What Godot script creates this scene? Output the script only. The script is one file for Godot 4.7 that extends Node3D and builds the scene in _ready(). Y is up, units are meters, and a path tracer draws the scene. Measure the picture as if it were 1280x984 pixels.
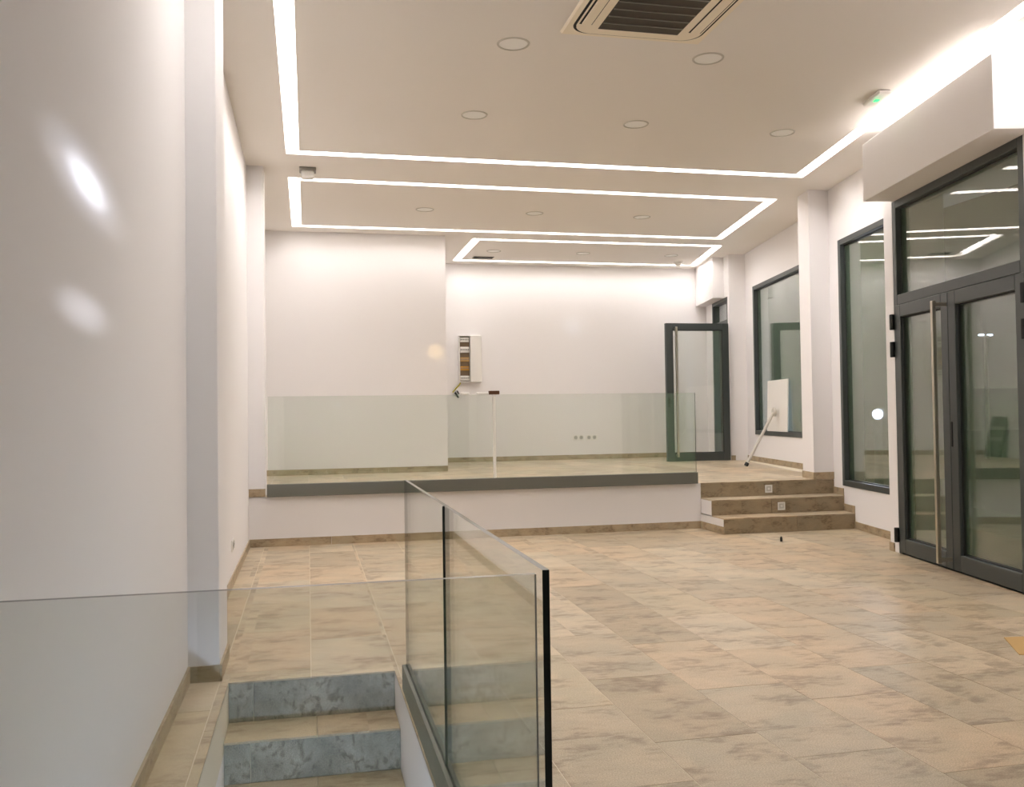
extends Node3D
# A long white shop interior seen along its left wall. Plan coordinates: x to the right, y up, z AWAY from
# the camera along the left wall (so Godot's z is -z); P(x, y, z) turns them into a Vector3. Metres.

const H := 3.88          # ceiling
const PF := 0.507        # raised platform
const RA := 0.18713      # the shop-front wall runs 10.7 degrees off the left wall
const EXPOSURE := 1.07

var M := {}
var rng := RandomNumberGenerator.new()


func _ready() -> void:
	rng.seed = 7
	camera_and_light()
	make_materials()
	build_floor()
	build_platform()
	build_walls()
	build_ceiling()
	build_stairwell()
	build_openings()
	build_balustrades()
	build_ceiling_things()
	build_small_things()
	build_street()


# ------------------------------------------------------------------ camera, sky, light
func camera_and_light() -> void:
	var cam := Camera3D.new()
	cam.name = "camera"
	cam.fov = rad_to_deg(2.0 * atan(492.0 / 1150.0))
	cam.near = 0.02
	cam.far = 200.0
	# right, up and back axes of the calibrated camera
	var right := Vector3(0.97616139, -0.01381176, 0.21660604)
	var up := Vector3(0.0086296, 0.99965389, 0.02485205)
	cam.transform = Transform3D(Basis(right, up, right.cross(up)), P(0, 1.31, 0))
	add_child(cam)
	cam.current = true

	var env := Environment.new()
	env.background_mode = Environment.BG_SKY
	var sky := Sky.new()
	var sm := ProceduralSkyMaterial.new()   # a night sky over a lit town
	sm.sky_top_color = Color(0.05, 0.06, 0.09)
	sm.sky_horizon_color = Color(0.16, 0.15, 0.15)
	sm.ground_bottom_color = Color(0.05, 0.05, 0.05)
	sm.ground_horizon_color = Color(0.12, 0.11, 0.1)
	sky.sky_material = sm
	env.sky = sky
	env.background_energy_multiplier = 1.0
	env.tonemap_mode = Environment.TONE_MAPPER_LINEAR
	env.tonemap_exposure = EXPOSURE
	env.sdfgi_enabled = true
	env.ssao_enabled = true
	env.ssil_enabled = true
	var we := WorldEnvironment.new()
	we.name = "world_environment"
	we.environment = env
	add_child(we)


# ------------------------------------------------------------------ helpers
func P(x: float, y: float, z: float) -> Vector3:
	return Vector3(x, y, -z)


# A frame along the shop front: local x runs away from the camera, y up, z out of the room.
func wall_frame(x: float, z: float) -> Transform3D:
	var s := sin(RA)
	var c := cos(RA)
	return Transform3D(Basis(Vector3(s, 0, -c), Vector3.UP, Vector3(c, 0, s)), P(x, 0, z))


func new_st() -> SurfaceTool:
	var st := SurfaceTool.new()
	st.begin(Mesh.PRIMITIVE_TRIANGLES)
	return st


# A flat polygon facing away from `inside`; UVs are metres over 2.2 (the size the stone texture covers).
func face(st: SurfaceTool, p: Array, inside: Vector3, off := Vector2.ZERO) -> void:
	var mid := Vector3.ZERO
	for q in p:
		mid += q
	mid /= p.size()
	var n := Vector3.ZERO
	for i in p.size():
		n += (p[i] - mid).cross(p[(i + 1) % p.size()] - mid)
	if n.length() < 1e-12:
		return
	n = n.normalized()
	var flip := n.dot(mid - inside) < 0.0
	if flip:
		n = -n
	var a := n.abs()
	var o: Array = []
	for i in p.size():
		o.append(p[i] if flip else p[p.size() - 1 - i])
	for i in range(1, o.size() - 1):
		for q in [o[0], o[i], o[i + 1]]:
			var uv := Vector2(q.x, q.z)
			if a.x >= a.y and a.x >= a.z:
				uv = Vector2(q.z, q.y)
			elif a.z >= a.y:
				uv = Vector2(q.x, q.y)
			st.set_normal(n)
			st.set_uv(uv / 2.2 + off)
			st.add_vertex(q)


# Box with chamfered edges in the frame t: lo and hi are its corners there.
func box(st: SurfaceTool, t: Transform3D, lo: Vector3, hi: Vector3, bev := 0.0, off := Vector2.ZERO) -> void:
	var c := (lo + hi) / 2.0
	var h := ((hi - lo) / 2.0).abs()
	var b := minf(bev, minf(h.x, minf(h.y, h.z)) * 0.9)
	var inside := t * c
	var ax := [Vector3.RIGHT, Vector3.UP, Vector3.BACK]
	for k in 3:
		var u: Vector3 = ax[(k + 1) % 3]
		var v: Vector3 = ax[(k + 2) % 3]
		var w: Vector3 = ax[k]
		var hu: float = h[(k + 1) % 3]
		var hv: float = h[(k + 2) % 3]
		var hw: float = h[k]
		for s in [-1.0, 1.0]:
			var pts: Array = []
			for q in [[-1, -1], [1, -1], [1, 1], [-1, 1]]:
				pts.append(t * (c + w * hw * s + u * (hu - b) * q[0] + v * (hv - b) * q[1]))
			face(st, pts, inside, off)
		if b > 0.0:
			for su in [-1.0, 1.0]:
				for sv in [-1.0, 1.0]:
					var e: Array = []
					for q in [[1, 0, 1], [1, 0, -1], [0, 1, -1], [0, 1, 1]]:
						e.append(t * (c + u * su * (hu - b * q[1]) + v * sv * (hv - b * q[0]) + w * q[2] * (hw - b)))
					face(st, e, inside, off)
	if b > 0.0:
		for sx in [-1.0, 1.0]:
			for sy in [-1.0, 1.0]:
				for sz in [-1.0, 1.0]:
					var s := Vector3(sx, sy, sz)
					face(st, [t * (c + s * (h - Vector3(0, b, b))), t * (c + s * (h - Vector3(b, 0, b))), t * (c + s * (h - Vector3(b, b, 0)))], inside, off)


# Box in plan coordinates.
func bx(st: SurfaceTool, x0: float, x1: float, y0: float, y1: float, z0: float, z1: float, bev := 0.0, off := Vector2.ZERO) -> void:
	box(st, Transform3D(), Vector3(x0, y0, -z1), Vector3(x1, y1, -z0), bev, off)


# Upright prism over a convex outline of (x, z) points.
func prism(st: SurfaceTool, poly: PackedVector2Array, y0: float, y1: float, off := Vector2.ZERO) -> void:
	var c := Vector2.ZERO
	for q in poly:
		c += q
	c /= poly.size()
	var inside := P(c.x, (y0 + y1) / 2, c.y)
	for y in [y0, y1]:
		var ring: Array = []
		for q in poly:
			ring.append(P(q.x, y, q.y))
		face(st, ring, inside, off)
	for i in poly.size():
		var a := poly[i]
		var b := poly[(i + 1) % poly.size()]
		face(st, [P(a.x, y0, a.y), P(b.x, y0, b.y), P(b.x, y1, b.y), P(a.x, y1, a.y)], inside, off)


# Profile of (radius, height) points turned round the frame's y axis.
func lathe(st: SurfaceTool, t: Transform3D, prof: Array, seg := 32) -> void:
	for i in prof.size() - 1:
		var a: Vector2 = prof[i]
		var b: Vector2 = prof[i + 1]
		var d := b - a
		var nn := Vector2(d.y, -d.x).normalized()
		for k in seg:
			var p := []
			for q in [[a, k], [b, k], [b, k + 1], [a, k + 1]]:
				var ang: float = TAU * q[1] / seg
				p.append([t * Vector3(cos(ang) * q[0].x, q[0].y, sin(ang) * q[0].x), (t.basis * Vector3(cos(ang) * nn.x, nn.y, sin(ang) * nn.x)).normalized()])
			for tri in [[0, 1, 2], [0, 2, 3]]:
				var e1: Vector3 = p[tri[1]][0] - p[tri[0]][0]
				var e2: Vector3 = p[tri[2]][0] - p[tri[0]][0]
				var turned: bool = e1.cross(e2).dot(p[tri[0]][1]) > 0.0
				for j in ([tri[0], tri[2], tri[1]] if turned else tri):
					st.set_normal(p[j][1])
					st.set_uv(Vector2.ZERO)
					st.add_vertex(p[j][0])


func tube(st: SurfaceTool, pts: Array, r: float, seg := 10) -> void:
	for i in pts.size() - 1:
		var a: Vector3 = pts[i]
		var b: Vector3 = pts[i + 1]
		var y := (b - a).normalized()
		var x := y.cross(Vector3(0.31, 0.2, 0.93)).normalized()
		lathe(st, Transform3D(Basis(x, y, x.cross(y)), a), [Vector2(0.0, 0.0), Vector2(r, 0.0), Vector2(r, (b - a).length()), Vector2(0.0, (b - a).length())], seg)


func mesh_node(called: String, mesh: Mesh, mat: Material, parent: Node = self) -> MeshInstance3D:
	var o := MeshInstance3D.new()
	o.name = called
	o.mesh = mesh
	o.material_override = mat
	parent.add_child(o, true)
	return numbered(o, called)


func obj(called: String, st: SurfaceTool, mat: Material, parent: Node = self) -> MeshInstance3D:
	return mesh_node(called, st.commit(), mat, parent)


# chair, chair_001, chair_002 ... under one parent
func numbered(o: Node, called: String) -> Node:
	var n := 0
	var key := called
	while o.get_parent().has_node(key) and o.get_parent().get_node(key) != o:
		n += 1
		key = "%s_%03d" % [called, n]
	o.name = key
	return o


func thing(called: String, label: String, category: String, at := Vector3.ZERO, group := "") -> Node3D:
	var o := Node3D.new()
	o.name = called
	add_child(o, true)
	numbered(o, called)
	o.position = at
	return tag(o, label, category, group)


func tag(o: Node, label: String, category: String, group := "", kind := "") -> Node:
	o.set_meta("label", label)
	o.set_meta("category", category)
	if group:
		o.set_meta("group", group)
	if kind:
		o.set_meta("kind", kind)
	return o


func structure(called: String, label: String, category: String) -> Node3D:
	var o := thing(called, label, category)
	o.set_meta("kind", "structure")
	return o


# ------------------------------------------------------------------ materials
func mat(called: String, c: Color, rough := 0.6, metal := 0.0) -> StandardMaterial3D:
	var m := StandardMaterial3D.new()
	m.resource_name = called
	m.albedo_color = c
	m.roughness = rough
	m.metallic = metal
	M[called] = m
	return m


func glass(called: String, c: Color, alpha: float) -> StandardMaterial3D:
	var m := mat(called, Color(c.r, c.g, c.b, alpha), 0.02)
	m.transparency = BaseMaterial3D.TRANSPARENCY_ALPHA
	return m


func glow(called: String, c: Color, e: float) -> StandardMaterial3D:
	var m := mat(called, c, 0.5)
	m.emission_enabled = true
	m.emission = c
	m.emission_energy_multiplier = e
	return m


func noise(sd: int, freq: float, oct := 4) -> FastNoiseLite:
	var n := FastNoiseLite.new()
	n.seed = sd
	n.noise_type = FastNoiseLite.TYPE_SIMPLEX_SMOOTH
	n.frequency = freq
	n.fractal_type = FastNoiseLite.FRACTAL_FBM
	n.fractal_octaves = oct
	return n


# Quartzite-look porcelain: warm beige clouds, grey-green patches, brown drifts and a fine sandy grain.
func stone_textures() -> Array:
	var size := 1024
	var img := Image.create(size, size, false, Image.FORMAT_RGB8)
	var hgt := Image.create(size, size, false, Image.FORMAT_L8)
	var big := noise(3, 0.004, 3)
	var warp := noise(11, 0.008, 3)
	var drift := noise(5, 0.0055, 6)
	var fine := noise(14, 0.03, 4)
	var vein := noise(8, 0.006, 5)
	var grain := noise(21, 0.3, 2)
	var light := Color(0.79, 0.72, 0.61)
	var mid := Color(0.735, 0.66, 0.55)
	var dark := Color(0.545, 0.47, 0.375)
	var grey := Color(0.715, 0.67, 0.575)
	for y in size:
		for x in size:
			var w := warp.get_noise_2d(x, y) * 34.0
			var a := clampf(big.get_noise_2d(x + w, y) * 1.6 + 0.4, 0.0, 1.0)
			var s := drift.get_noise_2d(x * 0.75 + w * 0.5, y * 1.45 + w * 0.8) * 1.1 + 0.5 * fine.get_noise_2d(x * 0.7, y * 1.6 + w * 0.4)
			var v := absf(vein.get_noise_2d(x * 0.7 + w + 400.0, y * 1.9 - w))
			var g := grain.get_noise_2d(x, y)
			var c := mid.lerp(light, clampf(0.5 + s * 1.1, 0.0, 1.0)).lerp(grey, a * 0.6)
			c = c.lerp(dark, smoothstep(0.045, 0.0, v) * clampf(0.12 - s * 1.2, 0.0, 1.0) * 0.45)
			c = c.lerp(dark, smoothstep(0.03, 0.85, -s) * 0.7)
			var k := 1.0 + g * 0.17
			img.set_pixel(x, y, Color(c.r * k, c.g * k, c.b * k))
			var b := clampf(0.5 + s * 0.4 + g * 0.3, 0.0, 1.0)
			hgt.set_pixel(x, y, Color(b, b, b))
	return [ImageTexture.create_from_image(img), ImageTexture.create_from_image(hgt)]


# Stairwell riser stone: shade is put into its darker grey; brown-black flecks and streaks.
func shaded_well_texture() -> ImageTexture:
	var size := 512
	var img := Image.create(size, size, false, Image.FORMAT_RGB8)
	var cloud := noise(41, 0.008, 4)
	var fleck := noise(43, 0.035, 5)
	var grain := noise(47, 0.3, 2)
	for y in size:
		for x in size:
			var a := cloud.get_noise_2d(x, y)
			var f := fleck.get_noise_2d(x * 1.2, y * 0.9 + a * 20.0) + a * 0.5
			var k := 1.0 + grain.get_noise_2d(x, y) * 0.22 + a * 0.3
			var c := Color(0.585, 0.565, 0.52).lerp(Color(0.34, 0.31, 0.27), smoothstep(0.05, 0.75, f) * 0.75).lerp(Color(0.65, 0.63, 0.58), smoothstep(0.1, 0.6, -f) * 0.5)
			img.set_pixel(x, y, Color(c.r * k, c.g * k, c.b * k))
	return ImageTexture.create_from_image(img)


func make_materials() -> void:
	var tex := stone_textures()
	var tones := [Color(1, 1, 1), Color(0.93, 0.925, 0.915), Color(0.985, 0.955, 0.925), Color(0.885, 0.87, 0.845), Color(0.96, 0.955, 0.93)]
	for i in tones.size():
		var m := mat("stone_tile_%d" % i, tones[i], 0.42)
		m.albedo_texture = tex[0]
		m.heightmap_enabled = true
		m.heightmap_texture = tex[1]
		m.heightmap_scale = 0.1
	for k in [["stone_riser_shaded", Color(0.80, 0.78, 0.74)], ["stone_skirting", Color(0.90, 0.88, 0.85)]]:  # darker copies of the floor stone; the riser tint carries its shade
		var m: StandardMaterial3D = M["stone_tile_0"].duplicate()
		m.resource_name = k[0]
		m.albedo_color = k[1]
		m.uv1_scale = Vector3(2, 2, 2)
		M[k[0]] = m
	var well_stone := mat("stone_well_shaded", Color(1, 1, 1), 0.5)  # stairwell riser stone, shade darkened into its texture
	well_stone.albedo_texture = shaded_well_texture()
	well_stone.uv1_scale = Vector3(2, 2, 2)
	mat("grout", Color(0.88, 0.84, 0.76), 0.9)
	mat("white_paint", Color(0.945, 0.93, 0.925), 0.75)
	mat("ceiling_paint", Color(0.945, 0.925, 0.90), 0.85)
	mat("frame_grey", Color(0.265, 0.285, 0.28), 0.38, 0.2)
	mat("channel_grey", Color(0.42, 0.42, 0.385), 0.45, 0.15)
	mat("black_rubber", Color(0.02, 0.022, 0.022), 0.5)
	mat("steel", Color(0.76, 0.73, 0.67), 0.28, 0.9)
	mat("white_plastic", Color(0.93, 0.915, 0.89), 0.4)
	mat("diffuser", Color(0.97, 0.965, 0.95), 0.6)
	mat("grey_plastic", Color(0.55, 0.53, 0.49), 0.5)
	mat("dark_gap", Color(0.05, 0.045, 0.04), 0.8)
	for k in ["white_paint", "ceiling_paint", "grout"]:   # matt
		M[k].specular_mode = BaseMaterial3D.SPECULAR_DISABLED
	mat("grille_dark", Color(0.20, 0.17, 0.13), 0.6)
	mat("panel_brown", Color(0.46, 0.38, 0.28), 0.6)
	mat("socket_grey", Color(0.68, 0.67, 0.64), 0.5)
	mat("unit_cream", Color(0.97, 0.925, 0.84), 0.45)
	mat("pole_grey", Color(0.78, 0.76, 0.72), 0.45)
	mat("brown_clip", Color(0.36, 0.22, 0.10), 0.7)
	mat("cardboard", Color(0.74, 0.60, 0.38), 0.85)
	mat("cable_yellow", Color(0.72, 0.68, 0.14), 0.5)
	mat("brass", Color(0.78, 0.58, 0.26), 0.35, 0.6)
	mat("asphalt", Color(0.2, 0.2, 0.2), 0.9)
	mat("tan_render", Color(0.62, 0.5, 0.34), 0.9)
	glass("window_glass", Color(0.50, 0.62, 0.50), 0.105)
	glass("balustrade_glass", Color(0.58, 0.75, 0.58), 0.10)
	mat("glass_edge", Color(0.012, 0.05, 0.035), 0.35)
	mat("glass_top_edge", Color(0.28, 0.32, 0.29), 0.15)
	glow("led_white", Color(1.0, 0.99, 0.97), 2.0)
	glow("green_led", Color(0.15, 0.9, 0.5), 1.2)
	glow("lamp_cool", Color(0.86, 0.92, 1.0), 5.0)
	glow("lamp_red", Color(1.0, 0.12, 0.06), 4.0)


func tile_mat() -> Material:
	return M["stone_tile_%d" % [0, 0, 1, 1, 2, 2, 3, 4][rng.randi() % 8]]


func rand_off() -> Vector2:
	return Vector2(rng.randf(), rng.randf())


# ------------------------------------------------------------------ floors
# Lays tiles 0.44 x 0.89 m in courses along z over the outline; holes are left out. Tile tops end at y.
func lay_tiles(parent: Node, outline: PackedVector2Array, hole: PackedVector2Array, y: float, x_start: float, z_shift: float) -> void:
	var lo := Vector2(INF, INF)
	var hi := -lo
	for q in outline:
		lo = lo.min(q)
		hi = hi.max(q)
	var cw := 0.442
	var len := 0.884
	var gap := 0.0017
	var c0 := int(floor((lo.x - x_start) / cw))
	var c1 := int(ceil((hi.x - x_start) / cw))
	for c in range(c0, c1):
		var shift: float = z_shift + [0.0, 0.46, 0.18, 0.62, 0.3][posmod(c, 5)] * len
		var k0 := int(floor((lo.y - shift) / len))
		var k1 := int(ceil((hi.y - shift) / len))
		for k in range(k0, k1):
			var x0 := x_start + c * cw + gap
			var z0: float = shift + k * len + gap
			var rect := PackedVector2Array([Vector2(x0, z0), Vector2(x0 + cw - 2 * gap, z0), Vector2(x0 + cw - 2 * gap, z0 + len - 2 * gap), Vector2(x0, z0 + len - 2 * gap)])
			for piece in Geometry2D.intersect_polygons(rect, outline):
				var bits: Array = [piece]
				if hole.size():
					bits = cut_rect(piece, hole)
				for b in bits:
					if b.size() < 3:
						continue
					var st := new_st()
					prism(st, b, y - 0.008, y, rand_off())
					obj("tile", st, tile_mat(), parent)


# The convex outline minus a rectangle given by two corners, as convex bits.
func cut_rect(poly: PackedVector2Array, hole: PackedVector2Array) -> Array:
	var a := hole[0]
	var b := hole[1]
	var big := 50.0
	var out: Array = []
	for r in [[-big, -big, a.x, big], [b.x, -big, big, big], [a.x, -big, b.x, a.y], [a.x, b.y, b.x, big]]:
		var clip := PackedVector2Array([Vector2(r[0], r[1]), Vector2(r[2], r[1]), Vector2(r[2], r[3]), Vector2(r[0], r[3])])
		for q in Geometry2D.intersect_polygons(poly, clip):
			out.append(q)
	return out


const WELL := [-0.395, 0.425, 1.9, 4.78]    # x0, x1, z0, z1 of the stairwell


func build_floor() -> void:
	var f := structure("floor", "beige stone-look tiled floor of the lower level around the open stairwell", "floor")
	var st := new_st()
	for q in cut_rect(PackedVector2Array([Vector2(-0.7, -1.0), Vector2(4.2, -1.0), Vector2(6.3, 9.9), Vector2(-0.7, 9.9)]), PackedVector2Array([Vector2(WELL[0], WELL[2]), Vector2(WELL[1], WELL[3] + 0.014)])):
		prism(st, q, -0.25, -0.0012)
	obj("screed", st, M.grout, f)
	lay_tiles(f, PackedVector2Array([Vector2(-0.6, 0.4), Vector2(4.1, 0.4), Vector2(5.9, 9.1), Vector2(5.9, 9.66), Vector2(-0.6, 9.66)]), PackedVector2Array([Vector2(WELL[0], WELL[2]), Vector2(WELL[1], WELL[3])]), 0.0, 0.005, 0.27)


# Run of skirting tiles between two plan points; `t` is how far it stands off, towards its left going from a to b.
func skirting(parent: Node, a: Vector2, b: Vector2, y: float, t := 0.012, h := 0.08, called := "tile") -> void:
	var d := b - a
	var n := maxi(1, int(round(d.length() / 0.88)))
	var side := Vector2(-d.y, d.x).normalized() * t
	for i in n:
		var p := a + d * (float(i) / n) + d.normalized() * 0.001
		var q := a + d * (float(i + 1) / n) - d.normalized() * 0.001
		var st := new_st()
		prism(st, PackedVector2Array([p, q, q + side, p + side]), y, y + h, rand_off())
		obj(called, st, M.stone_skirting, parent)


func skirt(called: String, label: String, runs: Array) -> void:
	var o := structure(called, label, "skirting")
	for r in runs:
		skirting(o, Vector2(r[0], r[1]), Vector2(r[2], r[3]), r[4])


func x_wall1(z: float) -> float:
	return 5.705 + tan(RA) * (z - 8.25)


func x_wall2(z: float) -> float:
	return 7.0 + tan(RA) * (z - 13.75)


func build_platform() -> void:
	var p := structure("platform", "raised tiled platform across the back with a white painted front", "platform")
	var st := new_st()
	var zf := 9.667
	prism(st, PackedVector2Array([Vector2(-0.7, zf), Vector2(4.31, zf), Vector2(4.31, 15.5), Vector2(-0.7, 15.5)]), 0.0, PF - 0.0012)
	obj("platform_body", st, M.white_paint, p)
	st = new_st()
	prism(st, PackedVector2Array([Vector2(4.31, zf + 0.01), Vector2(6.2, zf + 0.01), Vector2(7.6, 15.5), Vector2(4.31, 15.5)]), 0.0, PF - 0.0012)
	obj("platform_core", st, M.grout, p)
	lay_tiles(p, PackedVector2Array([Vector2(-0.59, zf + 0.003), Vector2(5.98, zf + 0.003), Vector2(7.25, 15.42), Vector2(-0.59, 15.42)]), PackedVector2Array(), PF, 0.005, 0.1)
	# three steps up at the right
	var s := structure("stairs_up", "three wide stone-tiled steps up to the platform beside the shop-front wall", "stairs")
	var zs := [9.08, 9.375, 9.667]
	for i in 3:
		var y0 := 0.169 * i
		var y1 := 0.169 * (i + 1)
		var xr := x_wall1(zs[i])
		st = new_st()
		if i < 2:
			prism(st, PackedVector2Array([Vector2(4.305, zs[i] + 0.01), Vector2(xr + 0.05, zs[i] + 0.01), Vector2(xr + 0.11, 9.675), Vector2(4.305, 9.675)]), y0, y1 - 0.012)
			obj("step_body", st, M.white_paint, s)
		# riser of two tiles, tread of two tiles
		var xm: float = [5.16, 5.02, 5.24][i]
		for seg in [[4.305, xm - 0.001], [xm + 0.001, xr]]:
			st = new_st()
			bx(st, seg[0], seg[1], y0, y1 - 0.011, zs[i], zs[i] + 0.012, 0.001, rand_off())
			obj("riser_tile", st, M.stone_riser_shaded, s)
			if i < 2:
				st = new_st()
				prism(st, PackedVector2Array([Vector2(seg[0], zs[i] - 0.004), Vector2(seg[1], zs[i] - 0.004), Vector2(seg[1] + (0.055 if seg[1] == xr else 0.0), zs[i + 1]), Vector2(seg[0], zs[i + 1])]), y1 - 0.011, y1, rand_off())
				obj("tread_tile", st, tile_mat(), s)
		if i == 2:
			st = new_st()
			bx(st, 4.305, 5.74, PF - 0.011, PF, zf - 0.004, zf + 0.002, 0.001, rand_off())
			obj("nosing_tile", st, tile_mat(), s)


# ------------------------------------------------------------------ walls
func wall_part(parent: Node, called: String, st: SurfaceTool) -> void:
	obj(called, st, M.white_paint, parent)


func build_walls() -> void:
	var st := new_st()
	# left wall, with the broad pier near the stairs and the slim one at the platform edge
	var w := structure("wall_left", "long white left wall with a broad pier beside the stairwell and a slim one at the platform", "wall")
	bx(st, -0.85, -0.59, -1.6, H + 0.3, -1.2, 15.7)
	wall_part(w, "wall_surface", st)
	st = new_st()
	bx(st, -0.6, -0.44, 0.0, H + 0.05, 4.83, 5.28, 0.003)
	wall_part(w, "pier", st)
	st = new_st()
	bx(st, -0.6, -0.425, PF - 0.01, H + 0.05, 9.667, 10.0, 0.003)
	wall_part(w, "pier", st)

	w = structure("wall_back", "white back wall whose left half stands nearer than the right half", "wall")
	st = new_st()
	bx(st, -0.7, 7.7, 0.0, H + 0.3, 15.42, 15.7)
	wall_part(w, "wall_surface", st)
	st = new_st()
	bx(st, -0.7, 1.945, 0.4, H + 0.05, 13.03, 15.5, 0.002)
	wall_part(w, "wall_projection", st)

	# shop-front wall: stretches beside and between the openings
	w = structure("wall_right", "white shop-front wall on the right with piers between its glazed openings", "wall")
	var f1 := wall_frame(x_wall1(8.25), 8.25)
	var c := 1.0 / cos(RA)
	var s0 := (7.5 - 8.25) * c
	var sw0 := (7.72 - 8.25) * c
	var sw1 := (9.39 - 8.25) * c
	var s1 := (10.0 - 8.25) * c
	for r in [[s0, s1, -0.3, 0.45], [s0, s1, 3.235, H + 0.3], [s0, sw0, 0.45, 3.235], [sw1, s1, 0.45, 3.235]]:
		st = new_st()
		box(st, f1, Vector3(r[0], r[2], 0.0), Vector3(r[1], r[3], 0.24))
		wall_part(w, "wall_surface", st)
	# the thicker part round the doors stands 0.31 m into the room
	var fd := wall_frame(5.247, 7.497)
	var dj := -0.068
	var de := -2.12
	for r in [[dj, 0.105, -0.3, H + 0.3], [de - 6.4, de, -0.3, H + 0.3], [de, dj, 3.2, H + 0.3], [de, dj, -0.3, -0.012]]:
		st = new_st()
		box(st, fd, Vector3(r[0], r[2], 0.0), Vector3(r[1], r[3], 0.32 if r[3] > 0 else 0.6), 0.002)
		wall_part(w, "door_pier" if r[3] > 0 else "threshold", st)
	# column at the top of the steps
	st = new_st()
	prism(st, PackedVector2Array([Vector2(5.72, 9.667), Vector2(5.79, 10.03), Vector2(6.4, 10.03), Vector2(6.25, 9.667)]), PF - 0.001, H + 0.05)
	wall_part(w, "column", st)
	# wall behind the platform with window 2
	var f2 := wall_frame(x_wall2(13.75), 13.75)
	var a0 := (9.9 - 13.75) * c
	var a1 := (10.9 - 13.75) * c
	var a2 := (13.43 - 13.75) * c
	var a3 := (14.0 - 13.75) * c
	for r in [[a0, a3, 0.0, 0.93], [a0, a3, 3.29, H + 0.3], [a0, a1, 0.93, 3.29], [a2, a3, 0.93, 3.29]]:
		st = new_st()
		box(st, f2, Vector3(r[0], r[2], 0.0), Vector3(r[1], r[3], 0.24))
		wall_part(w, "wall_surface", st)
	# pier before the second door, and the wall beyond its opening
	var f3 := wall_frame(6.75, 13.9)
	for r in [[0.0, 0.1, 0.0, H + 0.05], [1.12, 1.7, 0.0, H + 0.05], [0.1, 1.12, 3.2, H + 0.05]]:
		st = new_st()
		box(st, f3, Vector3(r[0], r[2], 0.0), Vector3(r[1], r[3], 0.34), 0.002)
		wall_part(w, "door_pier", st)

	# wall behind the camera, with the shop window the photograph was taken beside
	w = structure("wall_front", "white front wall behind the camera round a wide shop window", "wall")
	for r in [[-0.85, 4.4, -0.3, 0.12], [-0.85, 4.4, 3.4, H + 0.3], [-0.85, -0.5, 0.12, 3.4], [3.5, 4.4, 0.12, 3.4]]:
		st = new_st()
		bx(st, r[0], r[1], r[2], r[3], -1.2, -0.95)
		wall_part(w, "wall_surface", st)

	# shutter housings over the two doors
	var b := structure("trim_1", "long white shutter housing over the double glass doors", "housing")
	st = new_st()
	box(st, fd, Vector3(-2.25, 3.2, -0.275), Vector3(-0.11, 3.72, 0.0), 0.003)
	obj("housing_body", st, M.white_paint, b)
	b = structure("trim_2", "short white shutter housing over the open door at the back", "housing")
	st = new_st()
	prism(st, PackedVector2Array([Vector2(6.61, 14.2), Vector2(6.84, 15.42), Vector2(7.2, 15.42), Vector2(6.97, 14.2)]), 3.2, H + 0.02)
	obj("housing_body", st, M.white_paint, b)

	# skirtings
	skirt("baseboard_left", "beige tile skirting along the left wall and round its pier", [[-0.59, 4.83, -0.59, 1.0, 0.0], [-0.44, 4.83, -0.6, 4.83, 0.0], [-0.44, 5.28, -0.44, 4.818, 0.0], [-0.59, 9.667, -0.59, 5.28, 0.0]])
	skirt("baseboard_platform", "beige tile skirting at the foot of the platform front", [[4.31, 9.667, -0.59, 9.667, 0.0], [4.305, 9.07, 4.305, 9.667, 0.0], [-0.425, 9.667, -0.59, 9.667, PF]])
	skirt("baseboard_back", "beige tile skirting along the back wall on the platform", [[1.945, 13.03, -0.59, 13.03, PF], [6.9, 15.42, 1.945, 15.42, PF], [-0.59, 13.03, -0.59, 10.0, PF]])
	skirt("baseboard_right", "beige tile skirting along the shop-front wall and its column", [
		[x_wall1(7.5), 7.5, x_wall1(9.08), 9.08, 0.0], [5.25, 7.51, 5.265, 7.6, 0.0],
		[x_wall2(10.03), 10.03, x_wall2(13.9), 13.9, PF], [5.72, 9.655, 5.79, 10.03, PF], [6.0, 9.667, 5.71, 9.667, PF], [7.05, 13.9, 6.74, 13.9, PF]])
	# stepped skirting beside the steps
	var stp := structure("trim_3", "short pieces of beige tile skirting stepping up beside the stairs", "skirting")
	for i in 2:
		var z0: float = [9.08, 9.375][i]
		skirting(stp, Vector2(x_wall1(z0), z0), Vector2(x_wall1(z0 + 0.29), z0 + 0.29), 0.169 * (i + 1))


# ------------------------------------------------------------------ ceiling with its recessed light rings
# Outer corners (x, z) of each ring, from near left, clockwise seen from below in plan: near left, far left, far right, near right.
const RINGS := [
	[-0.185, 3.9, -0.185, 9.18, 5.365, 9.18, 4.39, 3.9],
	[-0.186, 10.08, -0.186, 12.7, 6.07, 12.7, 5.6, 10.16],
	[2.37, 13.16, 2.37, 15.13, 6.72, 15.13, 6.30, 13.16],
]
const STRIP := 0.125


func ring_corners(i: int, inset: float) -> PackedVector2Array:
	var r: Array = RINGS[i]
	var p := PackedVector2Array()
	for k in 4:
		p.append(Vector2(r[2 * k], r[2 * k + 1]))
	if inset == 0.0:
		return p
	var out := PackedVector2Array()
	for k in 4:
		var a := p[posmod(k - 1, 4)]
		var b := p[k]
		var c := p[(k + 1) % 4]
		var d1 := (b - a).normalized()
		var d2 := (c - b).normalized()
		var n1 := Vector2(d1.y, -d1.x) * inset
		var n2 := Vector2(d2.y, -d2.x) * inset
		var hit = Geometry2D.line_intersects_line(b + n1, d1, b + n2, d2)
		out.append(hit)
	return out


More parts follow.
